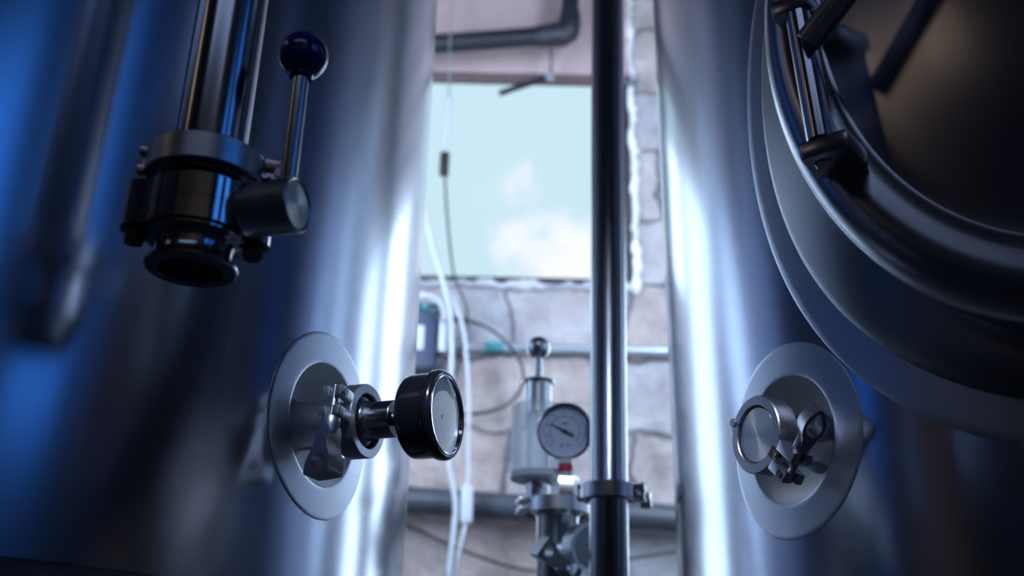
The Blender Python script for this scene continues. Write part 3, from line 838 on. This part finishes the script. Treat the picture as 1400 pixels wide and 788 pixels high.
# ------------------------------------------------------------------ on the back wall
mb = MB(); a, b = Vector((-.95, 3.105, 1.371)), Vector((1.5, 3.105, 1.257))
mb.tube([a, b], .0415, 32)
tag(mb.build('drain_pipe', M['pvc_grey']), 'thick dark grey pipe running low along the stone wall', 'pipe')
cd = thing('conduit', 'thin pale steel conduit running along the stone wall behind the chrome ball', 'conduit', Matrix.Translation((0, 3.168, 1.871)))
mb = MB(); mb.tube([(-.40, 0, 0), (1.26, 0, 0), (1.29, 0, -.01), (1.30, 0, -.04), (1.30, 0, -1.869)], .0165, 24); mb.build('tube', M['galv'], cd)
mb = MB(); mb.lathe([(.0167, -.03), (.0185, -.03), (.0185, .03), (.0167, .03)], frame((-.055, 0, 0), (1, 0, 0)) @ XZ, 24, closed=True); mb.build('coupling', M['teal'], cd, label='teal coupling sleeve')
for x in (.46, -.30):
    mb = MB(); mb.lathe([(.0166, -.008), (.0182, -.008), (.0182, .008), (.0166, .008)], frame((x, 0, 0), (1, 0, 0)) @ XZ, 24, closed=True); mb.build('clip', M['galv'], cd)

vp = thing('vent_pipe', 'black insulated pipe with taped elbow crossing above the window', 'pipe', Matrix.Translation((0, 3.05, 0)))
mb = MB(); mb.tube([(-.95, 0, 2.955), (-.30, 0, 3.016), (.085, 0, 3.062)], .0355, 28); mb.build('straight_run', M['pvc_black'], vp)
mb = MB(); mb.tube([(.07, 0, 3.060), (.125, 0, 3.066), (.182, 0, 3.078), (.194, 0, 3.115), (.197, 0, 3.175)], [.039, .043, .049, .044, .039], 28, smooth=1); mb.build('elbow', M['tape'], vp, label='elbow wrapped in wrinkled tape')
mb = MB(); mb.tube([(.195, 0, 3.165), (.2015, 0, 3.28), (.21, 0, 3.998)], .034, 28); mb.build('riser', M['pvc_black'], vp)

st = thing('window_stay', 'dark window stay bar hanging on a wire below the black pipe', 'window stay', Matrix.Translation((.12, 3.07, 2.9)))
mb = MB(); mb.box((0, 0, 0), (.205, .012, .020), Matrix.Translation((-.088, 0, -.042)) @ Matrix.Rotation(radians(-22.7), 4, 'Y'), bev=.003); mb.build('bar', M['frame'], st)
mb = MB(); mb.tube([(.006, 0, .118), (.008, 0, .06), (.003, 0, -.005)], .004, 10); mb.build('hanging_wire', M['black_cable'], st)
mb = MB(); mb.box((.0, 0, -.004), (.03, .018, .026), bev=.003); mb.build('latch', M['galv'], st)

bk = thing('wall_bracket', 'small rusty bolt bracket at the right end of the window beam', 'bracket', frame((.44, 3.183, 2.938), (1, 0, 0)))
mb = MB(); mb.tube([(-.04, -.022, .004), (.02, -.022, .001)], .010, 16); mb.build('bolt', M['dark_steel'], bk)
mb = MB(); mb.box((.024, -.018, 0), (.016, .026, .036), bev=.003); mb.build('nut', M['galv'], bk)

# pump controller box with teal valve head
bx = thing('control_box', 'dark blue box with pale label and teal head on the wall beside the left tank', 'control box', Matrix.Translation((-.285, 3.07, 1.84)))
mb = MB(); mb.box((-.010, 0, -.005), (.115, .14, .19), bev=.006); mb.build('housing', M['box_blue'], bx)
mb = MB(); mb.box((-.024, -.0712, .0), (.060, .002, .082), bev=.0005); mb.build('label_plate', M['label_white'], bx)
mb = MB(); mb.box((.066, -.01, .02), (.034, .07, .11), bev=.006); mb.build('side_cover', M['galv'], bx)
mb = MB(); mb.lathe([(0, .091), (.036, .091), (.038, .094), (.038, .108), (.034, .112), (0, .112)], Matrix.Translation((-.02, -.02, 0)), 28)
mb.tube([(-.03, -.03, .122), (.085, -.03, .104)], .017, 20); mb.lathe([(.020, -.010), (.022, -.010), (.022, .010), (.020, .010)], frame((.028, -.03, .112), (1, 0, -.15)) @ XZ, 8, closed=True)
mb.build('valve_head', M['dark_teal'], bx)
mb = MB(); mb.lathe([(.0165, -.008), (.0215, -.008), (.0215, .008), (.0165, .008)], frame((.0, -.03, .117), (1, 0, -.15)) @ XZ, 20, closed=True); mb.build('collar', M['teal'], bx)
mb = MB(); mb.tube([(-.03, -.05, .134), (-.02, -.055, .150), (.02, -.058, .148), (.055, -.058, .128), (.068, -.055, .09), (.068, -.05, .07)], .011, 16, smooth=2); mb.build('white_elbow', M['white_pvc'], bx)

# ------------------------------------------------------------------ cables
def cable(name, label, pts, r, mat, sm=3, n=12):
    mb = MB(); mb.tube(pts, r, n, smooth=sm)
    return tag(mb.build(name, mat, ang=60), label, 'cable')
cable('white_hose', 'white hose hanging down beside the left tank edge to the floor',
      [(-.36, 2.98, 2.50), (-.325, 2.96, 2.36), (-.291, 2.95, 2.238), (-.26, 2.95, 2.119), (-.224, 2.95, 2.016), (-.194, 2.95, 1.915), (-.185, 2.95, 1.804), (-.182, 2.95, 1.684), (-.185, 2.95, 1.567), (-.183, 2.95, 1.454), (-.166, 2.95, 1.366), (-.15, 2.95, 1.302), (-.155, 2.95, 1.217), (-.166, 2.95, 1.097), (-.17, 2.95, .6), (-.15, 2.9, .05), (-.1, 2.85, .012)], .0085, M['white_pvc'])
wc = thing('lamp_cable', 'white cord with inline switch hanging behind the black gauge', 'cable', Matrix.Translation((-.12, 2.97, 0)))
mb = MB(); mb.tube([(-.10, .0, 2.02), (-.055, 0, 1.93), (-.030, 0, 1.86), (-.021, 0, 1.788), (-.006, 0, 1.644), (-.004, 0, 1.506), (.001, 0, 1.383), (-.002, 0, 1.358)], .0065, 12, smooth=2)
mb.tube([(-.001, 0, 1.256), (-.013, 0, 1.189), (-.035, 0, 1.1), (-.04, 0, .6), (-.03, 0, .012)], .0065, 12, smooth=2); mb.build('cord', M['white_pvc'], wc)
mb = MB(); mb.box((0, 0, 1.307), (.036, .026, .112), bev=.008); mb.build('inline_switch', M['white_pvc'], wc)
hw = thing('hanging_lead', 'thin lead with black inline adapter hanging in front of the window', 'cable', Matrix.Translation((-.245, 3.003, 0)))
mb = MB(); mb.tube([(-.012, 0, 3.995), (-.007, 0, 3.179), (-.001, 0, 2.981), (.007, 0, 2.73)], .003, 10, smooth=2); mb.build('upper_wire', M['galv'], hw)
mb = MB(); mb.tube([(.007, 0, 2.74), (.007, 0, 2.624), (.002, 0, 2.53)], .0075, 12, smooth=2); mb.build('white_sleeve', M['white_pvc'], hw, label='white sleeve')
mb = MB(); mb.box((.002, 0, 2.480), (.032, .024, .088), bev=.005); mb.build('adapter', M['black_rubber'], hw, label='black inline adapter')
mb = MB(); mb.tube([(.005, 0, 2.44), (.019, 0, 2.293), (.038, 0, 2.143), (.057, 0, 2.038), (.086, 0, 1.987), (.104, .01, 1.936), (.098, .02, 1.86), (.082, .03, 1.798), (.070, .05, 1.736), (.05, .07, 1.66)], .0042, 10, smooth=3); mb.build('lower_wire', M['black_cable'], hw)
lc = thing('looped_cable', 'black cable looping out from the teal head over the stone wall', 'cable', Matrix.Translation((0, 3.08, 0)))
mb = MB(); mb.tube([(-.16, 0, 1.934), (-.131, 0, 1.930), (-.065, 0, 1.905), (.004, 0, 1.842), (.041, 0, 1.78), (.045, .02, 1.718), (.008, .05, 1.668), (-.057, .06, 1.640), (-.132, .06, 1.629), (-.26, .06, 1.62), (-.36, .06, 1.60)], .0052, 12, smooth=3); mb.build('cord', M['black_cable'], lc)
mb = MB(); mb.tube([(-.192, 0, 1.937), (-.150, 0, 1.932)], .010, 14); mb.build('plug', M['black_rubber'], lc)
cable('low_cable', 'thin dark cable sagging low along the wall below the grey pipe',
      [(-.62, 3.17, .012), (-.61, 3.18, .8), (-.52, 3.185, 1.30), (-.40, 3.18, 1.30), (-.301, 3.165, 1.274), (-.208, 3.165, 1.228), (-.094, 3.12, 1.18), (.019, 3.12, 1.145), (.119, 3.12, 1.134), (.25, 3.12, 1.148), (.375, 3.12, 1.181), (.522, 3.12, 1.204), (.75, 3.15, 1.26)], .0050, M['black_cable'])

# ------------------------------------------------------------------ sky, lamps
w = bpy.data.worlds.new('sky'); scene.world = w; w.use_nodes = True
nt = w.node_tree; nt.nodes.clear(); N = nt.nodes.new; Lk = nt.links.new
out = N('ShaderNodeOutputWorld'); bg = N('ShaderNodeBackground'); Lk(bg.outputs[0], out.inputs[0])
tc = N('ShaderNodeTexCoord')
sp = N('ShaderNodeSeparateXYZ'); Lk(tc.outputs['Generated'], sp.inputs[0])
# pale towards the window side, deep blue away from it
mr = N('ShaderNodeMapRange'); mr.inputs['From Min'].default_value = -.25; mr.inputs['From Max'].default_value = .45
Lk(sp.outputs['Y'], mr.inputs['Value'])
mxs = N('ShaderNodeMix'); mxs.data_type = 'RGBA'
mxs.inputs['A'].default_value = (.05, .28, 1.0, 1); mxs.inputs['B'].default_value = (.60, .82, .94, 1)
Lk(mr.outputs['Result'], mxs.inputs['Factor'])
# clouds
cd0 = Vector((.062, .912, .404)).normalized()
dist = N('ShaderNodeVectorMath'); dist.operation = 'DISTANCE'; dist.inputs[1].default_value = cd0
Lk(tc.outputs['Generated'], dist.inputs[0])
nz = N('ShaderNodeTexNoise'); nz.inputs['Scale'].default_value = 9; nz.inputs['Detail'].default_value = 7; nz.inputs['Roughness'].default_value = .55
Lk(tc.outputs['Generated'], nz.inputs['Vector'])
m1 = N('ShaderNodeMath'); m1.operation = 'MULTIPLY_ADD'; m1.inputs[1].default_value = -5.2; m1.inputs[2].default_value = .45
Lk(dist.outputs['Value'], m1.inputs[0])
m2 = N('ShaderNodeMath'); m2.operation = 'MULTIPLY_ADD'; m2.inputs[1].default_value = 1.5; Lk(nz.outputs['Fac'], m2.inputs[0]); Lk(m1.outputs[0], m2.inputs[2])
mr2 = N('ShaderNodeMapRange'); mr2.interpolation_type = 'SMOOTHSTEP'; mr2.inputs['From Min'].default_value = .70; mr2.inputs['From Max'].default_value = 1.0
Lk(m2.outputs[0], mr2.inputs['Value'])
mxc = N('ShaderNodeMix'); mxc.data_type = 'RGBA'; mxc.inputs['B'].default_value = (.97, 1.0, 1.06, 1)
Lk(mr2.outputs['Result'], mxc.inputs['Factor']); Lk(mxs.outputs['Result'], mxc.inputs['A'])
Lk(mxc.outputs['Result'], bg.inputs['Color']); bg.inputs['Strength'].default_value = 1.0

def area(name, loc, target, size, power, col):
    l = bpy.data.lights.new(name, 'AREA'); l.shape = 'RECTANGLE'; l.size, l.size_y = size; l.energy = power; l.color = col
    o = bpy.data.objects.new(name, l); COL.objects.link(o); o.location = loc
    o.rotation_euler = (Vector(target) - Vector(loc)).to_track_quat('-Z', 'Y').to_euler()
    return o
area('left_wall_fill', (-.70, 1.92, 2.2), (-.25, 3.2, 2.25), (.35, 1.9), 34, (.66, .80, 1.0))  # added fill hidden behind the left tank to light the stone wall
area('right_wall_fill', (.85, 1.92, 2.2), (.35, 3.2, 2.25), (.35, 1.9), 34, (.66, .80, 1.0))  # unseen fill behind the right tank, added to brighten the stone wall
area('daylight_at_window_three', (1.6, 3.62, 1.85), (1.6, 0, 1.9), (1.65, 1.75), 28, (.66, .80, 1.0))
area('daylight_at_window_two', (-1.35, 3.62, 1.95), (-1.35, 0, 1.95), (.95, 1.95), 11, (.62, .80, 1.0))
area('daylight_at_window_one', (-.68, 3.62, 2.55), (-.5, 0, 2.4), (.46, .8), 3, (.66, .80, 1.0))
area('front_fill', (-.4, -2.3, 3.9), (0, .5, .8), (3.0, 1.2), 9, (.50, .64, 1.0))  # added soft fill behind the camera for surfaces facing it
def spot(name, loc, target, power, deg, col, rad=.08):
    l = bpy.data.lights.new(name, 'SPOT'); l.energy = power; l.spot_size = radians(deg); l.spot_blend = .6; l.color = col; l.shadow_soft_size = rad
    o = bpy.data.objects.new(name, l); COL.objects.link(o); o.location = loc
    o.rotation_euler = (Vector(target) - Vector(loc)).to_track_quat('-Z', 'Y').to_euler()
    return o
spot('fill_spot', (.6, -2.2, 3.6), (-.022, .835, .99), 2900, 3.2, (.70, .82, 1.0))  # added narrow fill that brightens the black-cased gauge's dial
spot('fill_spot', (-1.6, -1.5, 3.2), (.190, .775, .930), 420, 2.5, (.80, .86, 1.0))  # added narrow fill on the right port and its cap
spot('fill_spot', (.0, -2.6, 3.7), (.05, 1.42, 1.12), 280, 3.4, (.72, .83, 1.0))  # added narrow fill for the airlock and the grey gauge
area('rear_wall_fill', (.4, -2.7, 1.6), (.4, -3.6, 2.4), (1.6, .2), 3.5, (1.0, .80, .66))  # added to warm the unseen wall for brown reflections in polished steel
area('warm_room_lamp', (-2.9, -.4, 3.0), (.4, .5, 1.2), (.22, .6), .55, (1.0, .72, .50))

# ------------------------------------------------------------------ camera
cam = bpy.data.cameras.new('camera'); co = bpy.data.objects.new('camera', cam); COL.objects.link(co)
co.location = (0, 0, .75)
co.matrix_world = Matrix.Translation((0, 0, .75)) @ Matrix.Rotation(radians(90 + 22.93), 4, 'X') @ Matrix.Rotation(radians(1.247), 4, 'Z')
cam.sensor_width = 36; cam.lens = 35.0; cam.clip_start = .02
cam.dof.use_dof = True; cam.dof.focus_distance = .80; cam.dof.aperture_fstop = 5.0
scene.camera = co
scene.view_settings.view_transform = 'Standard'
scene.view_settings.look = 'None'
scene.cycles.use_denoising = True
scene.cycles.max_bounces = 10
scene.cycles.glossy_bounces = 6
scene.cycles.transparent_max_bounces = 12
scene.cycles.caustics_reflective = True
scene.cycles.blur_glossy = 1.0
scene.cycles.sample_clamp_indirect = 4
